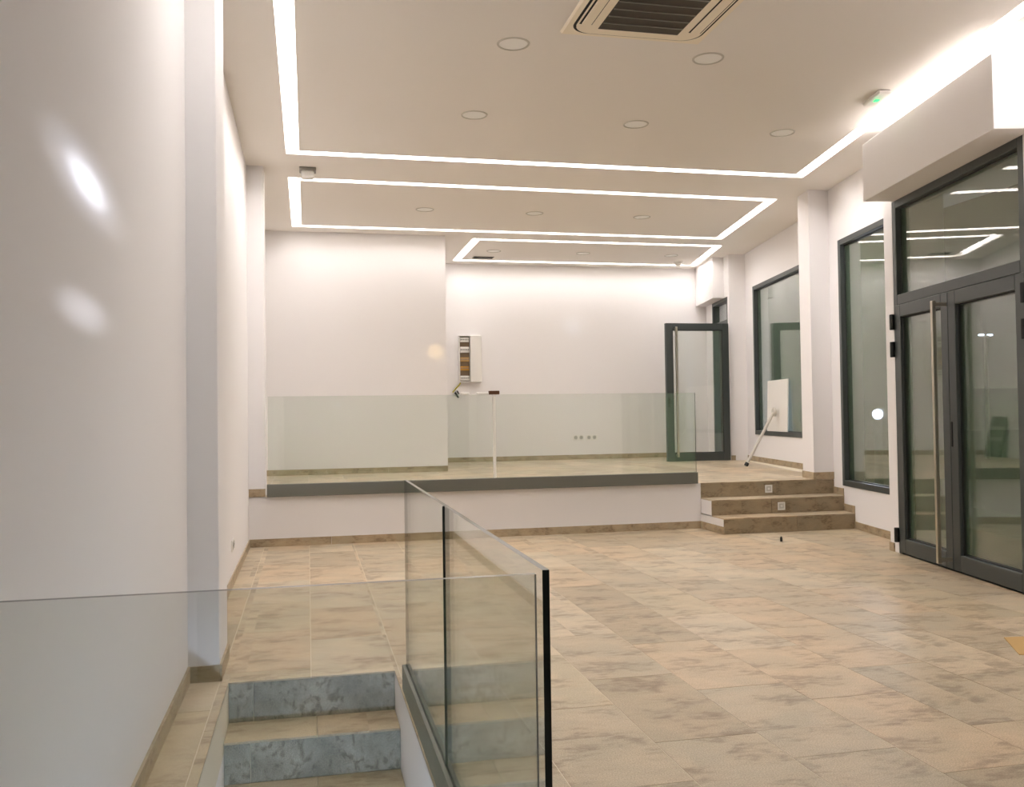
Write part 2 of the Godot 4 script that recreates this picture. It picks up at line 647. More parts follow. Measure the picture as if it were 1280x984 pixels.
func build_ceiling() -> void:
	var ce := structure("ceiling", "flat white ceiling with three recessed rings of light", "ceiling")
	var st := new_st()
	bx(st, -0.9, 8.0, H + 0.075, H + 0.3, -1.3, 15.8)
	obj("slab", st, M.ceiling_paint, ce)
	var zones := [[-1.3, 9.62], [9.62, 12.93], [12.93, 15.8]]
	for i in 3:
		var o := ring_corners(i, 0.0)
		var n := ring_corners(i, STRIP)
		var z0: float = zones[i][0]
		var z1: float = zones[i][1]
		var q := PackedVector2Array([Vector2(-0.9, z0), Vector2(-0.9, z1), Vector2(8.0, z1), Vector2(8.0, z0)])
		st = new_st()
		for k in 4:
			var j := (k + 1) % 4
			prism(st, PackedVector2Array([q[k], q[j], o[j], o[k]]), H, H + 0.08)
		obj("plasterboard", st, M.ceiling_paint, ce)
		st = new_st()
		prism(st, n, H, H + 0.08)
		obj("plasterboard", st, M.ceiling_paint, ce)
		var ring := thing("light_ring", ["largest ring of recessed white light strips, nearest the camera", "middle ring of recessed white light strips, over the platform edge", "smallest ring of recessed white light strips, by the back wall"][i], "ceiling light", Vector3.ZERO, "recessed light rings")
		for k in 4:
			var j := (k + 1) % 4
			st = new_st()
			prism(st, PackedVector2Array([o[k], o[j], n[j], n[k]]), H + 0.052, H + 0.074)
			obj("light_strip", st, M.led_white, ring)
			var a := (o[k] + n[k]) / 2
			var b := (o[j] + n[j]) / 2
			var li := AreaLight3D.new()
			li.name = "strip_lamp"
			li.light_color = Color(1.0, 0.985, 0.985)
			li.light_energy = LED * [1.44, 0.71, 0.71][i]
			li.area_normalize_energy = false
			li.area_size = Vector2((b - a).length() - STRIP, STRIP - 0.02)
			li.shadow_enabled = true
			var xd := P(b.x - a.x, 0, b.y - a.y).normalized()
			li.transform = Transform3D(Basis(xd, Vector3.UP.cross(xd), Vector3.UP), P((a.x + b.x) / 2, H + 0.05, (a.y + b.y) / 2))
			ring.add_child(li, true)


const LED := 6.3


# ------------------------------------------------------------------ stairs going down
func build_stairwell() -> void:
	var s := structure("stairs_down", "stone-tiled stairs going down between white walls in the near left corner", "stairs")
	var st := new_st()
	var x0: float = WELL[0]
	var x1: float = WELL[1]
	for r in [[x0 - 0.12, x0, WELL[2], WELL[3]], [x1, x1 + 0.12, WELL[2], WELL[3]], [x0 - 0.12, x1 + 0.12, WELL[2] - 0.12, WELL[2]]]:
		st = new_st()
		bx(st, r[0], r[1], -2.6 if r[3] > 2.0 else -0.3, -0.009, r[2], r[3])
		obj("well_wall", st, M.white_paint, s)
	for r in [[-1.5, -1.4, -0.9, 1.9], [1.6, 1.7, -0.9, 1.9], [-1.5, 1.7, -1.0, -0.9], [-1.5, x0 - 0.12, 1.8, 1.9], [x1 + 0.12, 1.7, 1.8, 1.9]]:
		st = new_st()
		bx(st, r[0], r[1], -2.7, -0.25, r[2], r[3])
		obj("basement_wall", st, M.white_paint, s)
	st = new_st()
	bx(st, -1.5, 1.7, -2.8, -1.6, -1.0, 2.83)
	obj("lower_landing", st, M.grout, s)
	for i in 8:
		var y1 := -0.198 * i
		var y0 := y1 - 0.198
		var z := 4.78 - 0.28 * i
		var top := y1 - (0.009 if i == 0 else 0.012)
		for seg in [[x0 + 0.001, x0 + 0.118], [x0 + 0.121, x1 - 0.001]]:
			st = new_st()
			bx(st, seg[0], seg[1], y0, top, z, z + 0.012, 0.0015, rand_off())
			obj("riser_tile", st, M.stone_well_shaded, s)
		for seg in [[x0 + 0.001, 0.03], [0.032, x1 - 0.001]]:
			st = new_st()
			bx(st, seg[0], seg[1], y0 - 0.012, y0, z - 0.286, z + 0.011, 0.002, rand_off())
			obj("tread_tile", st, tile_mat(), s)
		st = new_st()
		bx(st, x0 - 0.05, x1 + 0.05, y0 - 0.2, y0 - 0.013, z - 0.27, z + 0.15)
		obj("step_body", st, M.grout, s)
	st = new_st()
	bx(st, x0 - 0.05, x1 + 0.05, -0.4, -0.011, 4.793, 4.95)
	obj("step_body", st, M.grout, s)


	# the cool light that comes up the stairs
	var o := thing("tube_light", "cool white tube light under the floor at the foot of the stairs", "tube light", P(0.1, -0.42, 1.2))
	st = new_st()
	box(st, Transform3D(), Vector3(-0.3, 0.1, -0.05), Vector3(0.3, 0.16, 0.05), 0.01)
	obj("housing", st, M.white_plastic, o)
	st = new_st()
	tube(st, [Vector3(-0.22, 0.06, 0), Vector3(0.22, 0.06, 0)], 0.02, 14)
	obj("lamp_tube", st, M.lamp_cool, o)
	var li := OmniLight3D.new()
	li.name = "tube_lamp"
	li.position = Vector3(0, -0.02, 0)
	li.light_color = Color(0.74, 0.86, 1.0)
	li.light_energy = STAIR_LAMP
	li.light_size = 0.06
	li.omni_range = 30.0
	li.omni_attenuation = 2.0
	li.shadow_enabled = true
	o.add_child(li)


const STAIR_LAMP := 3.0


# ------------------------------------------------------------------ windows and doors
# Rectangular frame of four bars in frame t: outer lo..hi in (x, y), bar widths w, depth n0..n1.
func rect_frame(st: SurfaceTool, t: Transform3D, x0: float, x1: float, y0: float, y1: float, w: float, wb: float, n0: float, n1: float) -> void:
	var b := 0.004
	box(st, t, Vector3(x0, y0, n0), Vector3(x0 + w, y1, n1), b)
	box(st, t, Vector3(x1 - w, y0, n0), Vector3(x1, y1, n1), b)
	box(st, t, Vector3(x0 + w, y0, n0), Vector3(x1 - w, y0 + wb, n1), b)
	box(st, t, Vector3(x0 + w, y1 - w, n0), Vector3(x1 - w, y1, n1), b)


func pane(parent: Node, t: Transform3D, x0: float, x1: float, y0: float, y1: float, n: float, sheets := [0.0]) -> void:
	for s in sheets:
		var st := new_st()
		box(st, t, Vector3(x0, y0, n + s - 0.003), Vector3(x1, y1, n + s + 0.003))
		obj("pane", st, M.window_glass, parent)


func gasket(parent: Node, t: Transform3D, x0: float, x1: float, y0: float, y1: float, n0: float, n1: float) -> void:
	var st := new_st()
	rect_frame(st, t, x0, x1, y0, y1, 0.012, 0.012, n0, n1)
	obj("gasket", st, M.black_rubber, parent)


func window(called: String, label: String, t: Transform3D, x0: float, x1: float, y0: float, y1: float) -> Node3D:
	var w := structure(called, label, "window")
	var st := new_st()
	rect_frame(st, t, x0, x1, y0, y1, 0.065, 0.065, -0.015, 0.1)
	obj("window_frame", st, M.frame_grey, w)
	gasket(w, t, x0 + 0.063, x1 - 0.063, y0 + 0.063, y1 - 0.063, 0.035, 0.075)
	pane(w, t, x0 + 0.066, x1 - 0.066, y0 + 0.066, y1 - 0.066, 0.055, [-0.011, 0.009])
	return w


# One leaf: frame, gasket, pane; local x along the leaf, z its thickness.
func door_leaf(parent: Node, t: Transform3D, x0: float, x1: float, y0: float, y1: float, sheets := [0.0]) -> MeshInstance3D:
	var st := new_st()
	rect_frame(st, t, x0, x1, y0, y1, 0.11, 0.13, -0.035, 0.035)
	var leaf := obj("door_leaf", st, M.frame_grey, parent)
	gasket(leaf, t, x0 + 0.108, x1 - 0.108, y0 + 0.128, y1 - 0.108, -0.012, 0.034)
	pane(leaf, t, x0 + 0.112, x1 - 0.112, y0 + 0.132, y1 - 0.112, 0.02, sheets)
	return leaf


func pull_bar(parent: Node, t: Transform3D, x: float, y0: float, y1: float, off: float, to: float) -> void:
	var st := new_st()
	box(st, t, Vector3(x - 0.016, y0, off - 0.016), Vector3(x + 0.016, y1, off + 0.016), 0.003)
	for y in [y0 + 0.015, y1 - 0.045]:
		box(st, t, Vector3(x - 0.012, y, minf(off, to)), Vector3(x + 0.012, y + 0.03, maxf(off, to)), 0.002)
	obj("pull_handle", st, M.steel, parent)


func hinge(parent: Node, t: Transform3D, x: float, n: float, y0: float, y1: float) -> void:
	var st := new_st()
	lathe(st, t * Transform3D(Basis(), Vector3(x, y0, n)), [Vector2(0, 0), Vector2(0.02, 0), Vector2(0.022, 0.004), Vector2(0.022, y1 - y0 - 0.004), Vector2(0.02, y1 - y0), Vector2(0, y1 - y0)], 16)
	box(st, t, Vector3(x - 0.004, y0 + 0.004, n), Vector3(x + 0.004, y1 - 0.004, n + 0.05))
	obj("hinge", st, M.black_rubber, parent)


func build_openings() -> void:
	var c := 1.0 / cos(RA)
	var f1 := wall_frame(x_wall1(8.25), 8.25)
	window("window_1", "tall grey-framed fixed window between the steps and the double doors", f1, (7.73 - 8.25) * c, (9.38 - 8.25) * c, 0.45, 3.235)
	var f2 := wall_frame(x_wall2(13.75), 13.75)
	window("window_2", "grey-framed window on the platform with a white board standing in it", f2, (10.92 - 13.75) * c, (13.42 - 13.75) * c, 0.935, 3.285)

	# double doors with a glazed transom
	var fd := wall_frame(5.247, 7.497)
	var d := structure("door_1", "dark grey double glass doors with a transom light above them", "door")
	var st := new_st()
	rect_frame(st, fd, -2.12, -0.07, 0.0, 3.2, 0.07, 0.0001, 0.0, 0.13)
	box(st, fd, Vector3(-2.05, 2.25, 0.0), Vector3(-0.14, 2.34, 0.13), 0.004)
	obj("door_frame", st, M.frame_grey, d)
	gasket(d, fd, -2.052, -0.138, 2.338, 3.132, 0.045, 0.085)
	pane(d, fd, -2.045, -0.145, 2.345, 3.125, 0.065, [-0.011, 0.009])
	var ft := fd * Transform3D(Basis(), Vector3(0, 0, 0.03))
	var leaf := door_leaf(d, ft, -1.043, -0.09, 0.012, 2.247, [-0.011, 0.009])
	pull_bar(leaf, ft, -1.02, 0.06, 2.18, -0.14, -0.03)
	for y in [[0.1, 0.23], [1.78, 1.92], [2.03, 2.17]]:
		hinge(leaf, ft, -0.07, -0.05, y[0], y[1])
	leaf = door_leaf(d, ft, -2.1, -1.05, 0.012, 2.247, [-0.011, 0.009])
	for y in [[0.1, 0.23], [1.78, 1.92], [2.03, 2.17]]:
		hinge(leaf, ft, -2.115, -0.05, y[0], y[1])
	st = new_st()
	box(st, ft, Vector3(-1.085, 1.0, -0.042), Vector3(-1.06, 1.2, -0.034), 0.002)
	obj("lock_plate", st, M.black_rubber, leaf)

	# single door at the back, standing open into the room
	var f3 := wall_frame(6.75, 13.9)
	d = structure("door_2", "dark grey glass door standing open at the back of the platform", "door")
	st = new_st()
	rect_frame(st, f3, 0.1, 1.12, PF, 3.2, 0.06, 0.0001, 0.0, 0.12)
	box(st, f3, Vector3(0.16, 2.75, 0.0), Vector3(1.06, 2.83, 0.12), 0.004)
	obj("door_frame", st, M.frame_grey, d)
	pane(d, f3, 0.165, 1.055, 2.835, 3.135, 0.06)
	var fl := Transform3D(Basis(Vector3(1, 0, 0.02).normalized(), Vector3.UP, Vector3(-0.02, 0, 1).normalized()), P(5.612, 0, 13.86))
	leaf = door_leaf(d, fl, 0.0, 1.075, PF + 0.01, 2.735)
	# deep closing edge on the hinge side
	st = new_st()
	box(st, fl, Vector3(0.97, PF + 0.01, -0.1), Vector3(1.09, 2.735, -0.034), 0.004)
	obj("closing_edge", st, M.black_rubber, leaf)
	pull_bar(leaf, fl, 0.15, PF + 0.08, 2.67, 0.1, 0.03)
	pull_bar(leaf, fl, 0.15, PF + 0.08, 2.67, -0.1, -0.03)
	st = new_st()
	box(st, fl, Vector3(0.02, 1.38, 0.034), Vector3(0.055, 1.53, 0.042), 0.002)
	box(st, fl, Vector3(0.03, 1.44, 0.042), Vector3(0.046, 1.47, 0.07), 0.002)
	obj("lock", st, M.black_rubber, leaf)

	# shop window behind the camera
	var ff := Transform3D(Basis(Vector3.RIGHT, Vector3.UP, Vector3.BACK), P(0, 0, -0.95))
	window("window_3", "wide grey-framed shop window behind the camera", ff, -0.5, 3.5, 0.12, 3.4)


# ------------------------------------------------------------------ glass balustrades
# A sheet of thick glass: clear faces, green edges. Outline along x in frame t.
func glass_sheet(parent: Node, t: Transform3D, x0: float, x1: float, y0: float, y1: float, th := 0.0145) -> void:
	var am := ArrayMesh.new()
	var st := new_st()
	var mid := t * Vector3((x0 + x1) / 2, (y0 + y1) / 2, 0)
	for s in [-0.5, 0.5]:
		face(st, [t * Vector3(x0, y0, s * th), t * Vector3(x1, y0, s * th), t * Vector3(x1, y1, s * th), t * Vector3(x0, y1, s * th)], mid)
	st.commit(am)
	am.surface_set_material(0, M.balustrade_glass)
	st = new_st()
	for x in [x0, x1]:
		face(st, [t * Vector3(x, y0, -th / 2), t * Vector3(x, y0, th / 2), t * Vector3(x, y1, th / 2), t * Vector3(x, y1, -th / 2)], mid)
	st.commit(am)
	am.surface_set_material(1, M.glass_edge)
	st = new_st()
	face(st, [t * Vector3(x0, y1, -th / 2), t * Vector3(x0, y1, th / 2), t * Vector3(x1, y1, th / 2), t * Vector3(x1, y1, -th / 2)], mid)
	st.commit(am)
	am.surface_set_material(2, M.glass_top_edge)
	var o := MeshInstance3D.new()
	o.name = "glass_panel"
	o.mesh = am
	parent.add_child(o, true)
	numbered(o, "glass_panel")


func build_balustrades() -> void:
	# along the right side of the stairwell
	var b := thing("glass_balustrade", "frameless clear glass balustrade along the right side of the stairwell, in two panels", "balustrade")
	var t := Transform3D(Basis(Vector3(0, 0, -1), Vector3.UP, Vector3(1, 0, 0)), P(0.458, 0, 0))
	glass_sheet(b, t, 1.775, 3.131, 0.06, 1.0)
	glass_sheet(b, t, 3.137, 4.453, 0.06, 1.0)
	var st := new_st()
	for s in [[-0.027, -0.009], [0.009, 0.027]]:
		box(st, t, Vector3(1.775, -0.03, s[0]), Vector3(4.458, 0.115, s[1]), 0.002)
	box(st, t, Vector3(1.775, -0.03, -0.009), Vector3(4.458, 0.055, 0.009))
	obj("base_channel", st, M.channel_grey, b)
	st = new_st()
	box(st, t, Vector3(3.131, 0.06, -0.0115), Vector3(3.137, 0.998, 0.0115), 0.001)
	obj("joint_seal", st, M.black_rubber, b)
	st = new_st()
	for s in [-0.0115, 0.0088]:
		box(st, t, Vector3(1.775, 0.1, s), Vector3(4.45, 0.118, s + 0.0027))
	obj("rubber_seal", st, M.black_rubber, b)
	# across the near end
	b = thing("glass_balustrade", "single clear glass balustrade panel across the near end of the stairwell", "balustrade")
	t = Transform3D(Basis(), P(0, 0, 1.74))
	glass_sheet(b, t, -0.585, 0.428, 0.06, 1.0)
	st = new_st()
	for s in [[-0.027, -0.009], [0.009, 0.027]]:
		box(st, t, Vector3(-0.585, -0.0, s[0]), Vector3(0.428, 0.115, s[1]), 0.002)
	obj("base_channel", st, M.channel_grey, b)
	# along the platform edge
	b = thing("glass_balustrade", "long low clear glass balustrade along the platform edge on a dark grey channel", "balustrade")
	t = Transform3D(Basis(), P(0, 0, 9.64))
	glass_sheet(b, t, -0.395, 1.936, PF + 0.05, 1.522)
	glass_sheet(b, t, 1.95, 4.245, PF + 0.05, 1.522)
	st = new_st()
	for s in [[-0.03, -0.01], [0.01, 0.03]]:
		box(st, t, Vector3(-0.41, PF - 0.002, s[0]), Vector3(4.255, 0.632, s[1]), 0.003)
	box(st, t, Vector3(-0.41, PF - 0.002, -0.01), Vector3(4.255, 0.55, 0.01))
	obj("base_channel", st, M.channel_grey, b)
	st = new_st()
	box(st, t, Vector3(1.928, 0.632, -0.014), Vector3(1.958, 1.5, 0.014), 0.003)
	obj("joint_strip", st, M.white_plastic, b)
	# packing left on the glass
	var k := thing("edge_clip", "small brown cardboard clip on the top edge of the platform glass at its joint", "clip")
	st = new_st()
	box(st, t, Vector3(1.89, 1.523, -0.03), Vector3(2.0, 1.562, 0.03), 0.004)
	obj("clip_body", st, M.brown_clip, k)
	var n := 0
	for s in [[1.585, 1.675, "white packing clip on the platform glass edge under the dangling cable"], [1.755, 1.885, "longer white packing clip on the platform glass edge next to the brown clip"]]:
		k = thing("packing_clip", s[2], "clip", Vector3.ZERO, "white packing clips on the platform glass")
		st = new_st()
		box(st, t, Vector3(s[0], 1.523, -0.02), Vector3(s[1], 1.547, 0.02), 0.006)
		obj("clip_body", st, M.white_plastic, k)
		n += 1


# ------------------------------------------------------------------ ceiling fittings
func downlight(x: float, z: float, label: String) -> void:
	var o := thing("downlight", label, "downlight", P(x, H, z), "round unlit downlights in the ceiling")
	var st := new_st()
	lathe(st, Transform3D(), [Vector2(0.1, 0.0), Vector2(0.102, -0.006), Vector2(0.112, -0.006), Vector2(0.116, 0.0)], 40)
	obj("trim_ring", st, M.pole_grey, o)
	st = new_st()
	lathe(st, Transform3D(), [Vector2(0.0, -0.002), Vector2(0.06, -0.002), Vector2(0.099, -0.001)], 40)
	obj("diffuser", st, M.diffuser, o)


func build_ceiling_things() -> void:
	var zr := [6.17, 7.71, 11.39, 14.13]
	downlight(1.415, zr[0], "round downlight left of the air conditioner, the largest in view")
	downlight(2.868, zr[0], "round downlight just right of the air conditioner")
	downlight(1.415, zr[1], "leftmost of the three round downlights beyond the air conditioner")
	downlight(2.878, zr[1], "middle one of the three round downlights beyond the air conditioner")
	downlight(4.31, zr[1], "rightmost of three round downlights beyond the air conditioner, nearest the exit light")
	downlight(1.449, zr[2], "leftmost round downlight inside the middle light ring")
	downlight(2.86, zr[2], "centre round downlight inside the middle light ring")
	downlight(4.315, zr[2], "rightmost round downlight inside the middle light ring")
	downlight(2.878, zr[3], "leftmost round downlight inside the smallest light ring, by the dark grille")
	downlight(4.344, zr[3], "centre round downlight inside the smallest light ring")
	downlight(5.85, zr[3], "rightmost round downlight inside the smallest light ring")

	# four-way ceiling air conditioner
	var o := thing("air_conditioner", "square white ceiling air conditioner with a dark slatted grille", "air conditioner", P(2.17, H, 5.39))
	var st := new_st()
	box(st, Transform3D(), Vector3(-0.5, -0.028, -0.5), Vector3(0.5, 0.0, 0.5), 0.012)
	obj("panel", st, M.unit_cream, o)
	# raised inner plate with rounded corners, a dark seam round it
	for part in [[0.452, 0.13, 0.0295, "seam", "dark_gap"], [0.434, 0.12, 0.036, "inner_plate", "unit_cream"]]:
		st = new_st()
		var poly := PackedVector2Array()
		for k in 4:
			var cx: float = [1, -1, -1, 1][k] * (part[0] - part[1])
			var cz: float = [1, 1, -1, -1][k] * (part[0] - part[1])
			for i in 9:
				var a := PI / 2 * k + PI / 2 * i / 8.0
				poly.append(Vector2(cx + cos(a) * part[1], cz + sin(a) * part[1]))
		prism(st, poly, -part[2], -0.01)
		obj(part[3], st, M[part[4]], o)
	# air outlets along the sides: dark slot with a flap
	for k in [1, 3]:
		var r := Transform3D(Basis(Vector3.UP, PI / 2 * k), Vector3.ZERO)
		st = new_st()
		box(st, r, Vector3(-0.3, -0.0375, 0.335), Vector3(0.3, -0.03, 0.425), 0.003)
		obj("outlet_slot", st, M.dark_gap, o)
		st = new_st()
		box(st, r, Vector3(-0.285, -0.046, 0.345), Vector3(0.285, -0.036, 0.412), 0.004)
		obj("air_flap", st, M.unit_cream, o)
	st = new_st()
	box(st, Transform3D(), Vector3(-0.28, -0.038, -0.35), Vector3(0.28, -0.03, 0.35), 0.002)
	var g := obj("intake_grille", st, M.grille_dark, o)
	for i in 6:
		st = new_st()
		box(st, Transform3D(), Vector3(-0.275, -0.044, -0.25 + 0.105 * i), Vector3(0.275, -0.037, -0.243 + 0.105 * i), 0.001)
		obj("slat", st, M.grey_plastic, g)
	# emergency light along the shop front
	o = thing("exit_light", "white emergency light with a green lamp on the ceiling above the doors", "exit light")
	var t := wall_frame(4.58, 6.66)
	st = new_st()
	box(st, t, Vector3(-0.16, H - 0.035, -0.055), Vector3(0.16, H, 0.055), 0.012)
	obj("light_body", st, M.white_plastic, o)
	st = new_st()
	box(st, t, Vector3(-0.02, H - 0.042, -0.02), Vector3(0.03, H - 0.033, 0.02), 0.004)
	obj("green_light", st, M.green_led, o)
	var li := OmniLight3D.new()
	li.name = "green_lamp"
	li.position = t * Vector3(0, H - 0.06, 0)
	li.light_color = Color(0.2, 1.0, 0.6)
	li.light_energy = 0.0012
	li.light_size = 0.02
	li.omni_range = 20.0
	li.omni_attenuation = 2.0
	li.shadow_enabled = true
	o.add_child(li)

	# square detector hanging near the left wall
	o = thing("smoke_detector", "small square white detector on the ceiling between two light rings", "detector", P(0.02, H, 9.7))
	st = new_st()
	box(st, Transform3D(), Vector3(-0.085, -0.03, -0.085), Vector3(0.085, 0.0, 0.085), 0.006)
	obj("base_plate", st, M.grey_plastic, o)
	st = new_st()
	box(st, Transform3D(), Vector3(-0.065, -0.1, -0.065), Vector3(0.065, -0.03, 0.065), 0.012)
	obj("sensor_body", st, M.white_plastic, o)

	o = thing("air_grille", "small dark slotted air grille in the ceiling by the back wall", "grille", P(2.82, H, 14.72))
	st = new_st()
	box(st, Transform3D(), Vector3(-0.17, -0.01, -0.08), Vector3(0.17, 0.0, 0.08), 0.004)
	g = obj("grille_frame", st, M.grey_plastic, o)
	for i in 4:
		st = new_st()
		box(st, Transform3D(), Vector3(-0.155, -0.0125, -0.068 + 0.036 * i), Vector3(0.155, -0.009, -0.04 + 0.036 * i))
		obj("slot", st, M.dark_gap, g)

	o = thing("motion_sensor", "small white round sensor on the ceiling above the open back door", "sensor", P(6.22, H, 14.72))
	st = new_st()
	lathe(st, Transform3D(), [Vector2(0.0, -0.075), Vector2(0.03, -0.07), Vector2(0.05, -0.05), Vector2(0.055, -0.03), Vector2(0.085, -0.025), Vector2(0.09, 0.0)], 24)
	obj("sensor_body", st, M.white_plastic, o)


# ------------------------------------------------------------------ small things
func double_socket(label: String, t: Transform3D) -> void:
	var o := thing("wall_socket", label, "socket", t.origin, "double wall sockets")
	var b := Transform3D(t.basis, Vector3.ZERO)
	var st := new_st()
	box(st, b, Vector3(-0.1, -0.045, 0.0), Vector3(0.1, 0.045, 0.01), 0.003)
	obj("face_plate", st, M.white_plastic, o)
	for s in [-0.05, 0.05]:
		st = new_st()
		lathe(st, b * Transform3D(Basis(Vector3.RIGHT, PI / 2), Vector3(s, 0, 0.0)), [Vector2(0.034, 0.0105), Vector2(0.032, 0.012), Vector2(0.026, 0.012), Vector2(0.024, 0.0102), Vector2(0, 0.0102)], 20)
		obj("socket_well", st, M.socket_grey, o)
		st = new_st()
		for h in [-0.0095, 0.0095]:
			lathe(st, b * Transform3D(Basis(Vector3.RIGHT, PI / 2), Vector3(s + h, 0, 0.0)), [Vector2(0.005, 0.0102), Vector2(0.005, 0.0112), Vector2(0, 0.0112)], 8)
		obj("pin_hole", st, M.dark_gap, o)


func build_small_things() -> void:
	var zb := 15.42
	double_socket("left one of two double sockets low on the back wall", Transform3D(Basis(), P(4.6, 0.886, zb)))
	double_socket("right one of two double sockets low on the back wall", Transform3D(Basis(), P(4.84, 0.884, zb)))
	double_socket("double socket low on the left wall between the two piers", Transform3D(Basis(Vector3.UP, PI / 2), P(-0.59, 0.31, 7.58)))

	# consumer unit with its cover hanging open
	var o := thing("electrical_panel", "open white electrical panel with rows of breakers on the back wall", "electrical panel", P(2.69, 1.86, zb))
	var st := new_st()
	rect_frame(st, Transform3D(), -0.185, 0.185, 0.0, 0.79, 0.012, 0.012, 0.0, 0.09)
	box(st, Transform3D(), Vector3(-0.18, 0.005, 0.0), Vector3(0.18, 0.785, 0.01))
	obj("cabinet_body", st, M.white_plastic, o)
	st = new_st()
	box(st, Transform3D(), Vector3(-0.172, 0.02, 0.01), Vector3(-0.005, 0.77, 0.045), 0.003)
	obj("interior", st, M.panel_brown, o)
	for i in 5:
		st = new_st()
		box(st, Transform3D(), Vector3(-0.165, [0.03, 0.2, 0.35, 0.5, 0.68][i], 0.04), Vector3(-0.008, [0.11, 0.27, 0.42, 0.6, 0.76][i], 0.068), 0.005)
		var row := obj("breaker_row", st, M[["white_plastic", "brass", "cardboard", "white_plastic", "white_plastic"][i]], o)
		for k in 6:
			st = new_st()
			var y: float = [0.06, 0.225, 0.375, 0.54, 0.71][i]
			box(st, Transform3D(), Vector3(-0.158 + 0.025 * k, y, 0.066), Vector3(-0.145 + 0.025 * k, y + 0.025, 0.08), 0.003)
			obj("switch", st, M.grey_plastic, row)
	st = new_st()
	box(st, Transform3D(), Vector3(0.0, 0.0, 0.09), Vector3(0.195, 0.795, 0.115), 0.008)
	obj("cover", st, M.white_plastic, o)

	o = thing("cable", "loose yellow cable end with black tips hanging below the electrical panel", "cable")
	st = new_st()
	tube(st, [P(2.53, 1.85, zb - 0.03), P(2.5, 1.81, zb - 0.05), P(2.45, 1.76, zb - 0.055), P(2.39, 1.69, zb - 0.05)], 0.011)
	obj("sheath", st, M.cable_yellow, o)
	st = new_st()
	tube(st, [P(2.43, 1.69, zb - 0.04), P(2.49, 1.6, zb - 0.045)], 0.016)
	tube(st, [P(2.47, 1.72, zb - 0.03), P(2.5, 1.66, zb - 0.03)], 0.01)
	obj("black_tip", st, M.black_rubber, o)

	# little square step lights in the risers
	for s in [[5.14, 0.415, 9.667, "small square step light in the top riser"], [5.135, 0.245, 9.375, "small square step light in the middle riser"]]:
		o = thing("step_light", s[3], "step light", P(s[0], s[1], s[2]), "square step lights in the stair risers")
		st = new_st()
		rect_frame(st, Transform3D(), -0.045, 0.045, -0.045, 0.045, 0.016, 0.016, 0.0, 0.008)
		obj("bezel", st, M.white_plastic, o)
		st = new_st()
		box(st, Transform3D(), Vector3(-0.03, -0.03, 0.0), Vector3(0.03, 0.03, 0.004))
		obj("recess", st, M.pole_grey, o)
		st = new_st()
		box(st, Transform3D(), Vector3(-0.013, -0.013, 0.003), Vector3(0.013, 0.013, 0.009), 0.002)
		obj("lens", st, M.white_plastic, o)

	# board leaning in window 2, and the pole that props it
	var f2 := wall_frame(x_wall2(13.75), 13.75)
	var c := 1.0 / cos(RA)
	o = thing("white_board", "plain white rectangular board standing in the platform window", "board")
	st = new_st()
	var lean := f2 * Transform3D(Basis(Vector3.RIGHT, 0.03), Vector3(0, 1.0, 0.012))
	box(st, lean, Vector3((11.93 - 13.75) * c, 0.0, -0.018), Vector3((12.84 - 13.75) * c, 0.76, 0.0), 0.003)
	obj("board_sheet", st, M.white_plastic, o)
	o = thing("pole", "grey pole with a round head leaning from the platform floor against the white board", "pole")
	var foot := P(6.19, PF + 0.01, 12.3)
	var head := f2 * Vector3((12.33 - 13.75) * c, 1.29, -0.06)
	st = new_st()
	tube(st, [foot, head], 0.022, 14)
	obj("shaft", st, M.pole_grey, o)
	st = new_st()
	tube(st, [foot, foot.lerp(head, 0.05)], 0.03, 14)
	obj("foot_cap", st, M.black_rubber, o)
	var dir: Vector3 = f2.basis.z
	st = new_st()
	lathe(st, Transform3D(Basis(f2.basis.x, dir, Vector3.UP), head - dir * 0.02), [Vector2(0, 0), Vector2(0.05, 0.0), Vector2(0.065, 0.012), Vector2(0.065, 0.04), Vector2(0.0, 0.045)], 24)
	obj("round_head", st, M.pole_grey, o)

	# bits on the floor
	o = thing("cardboard_piece", "flat piece of yellowish cardboard on the floor at the right edge", "cardboard")
	st = new_st()
	prism(st, PackedVector2Array([Vector2(3.85, 4.53), Vector2(3.66, 4.2), Vector2(3.95, 4.12), Vector2(4.12, 4.5)]), 0.0, 0.004)
	obj("cardboard_sheet", st, M.cardboard, o)
	o = thing("floor_stop", "tiny black peg standing on the floor before the steps", "peg")
	st = new_st()
	lathe(st, Transform3D(Basis(), P(4.61, 0.0, 8.43)), [Vector2(0.012, 0), Vector2(0.012, 0.03), Vector2(0.006, 0.05), Vector2(0, 0.05)], 12)
	obj("peg", st, M.black_rubber, o)

	# dark rack behind the projecting wall: only its reflection shows in the doors
	o = thing("display_rack", "dark sloping rack with three small pale cards behind the projecting back wall", "rack", P(2.07, PF, 14.65))
	var rt := Transform3D(Basis(Vector3(0, 0, 1), 0.22) * Basis(Vector3.UP, PI / 2), Vector3.ZERO)
	st = new_st()
	box(st, rt, Vector3(-0.35, 0.0, -0.02), Vector3(0.35, 0.8, 0.02), 0.005)
	obj("rack_back", st, M.black_rubber, o)
	st = new_st()
	box(st, rt, Vector3(-0.34, 0.26, 0.018), Vector3(0.34, 0.5, 0.026), 0.002)
	obj("pale_band", st, M.grey_plastic, o)
	for i in 3:
		st = new_st()
		box(st, rt, Vector3(-0.29 + 0.21 * i, 0.32, 0.025), Vector3(-0.13 + 0.21 * i, 0.44, 0.031), 0.002)
		obj("card", st, M.dark_gap, o)


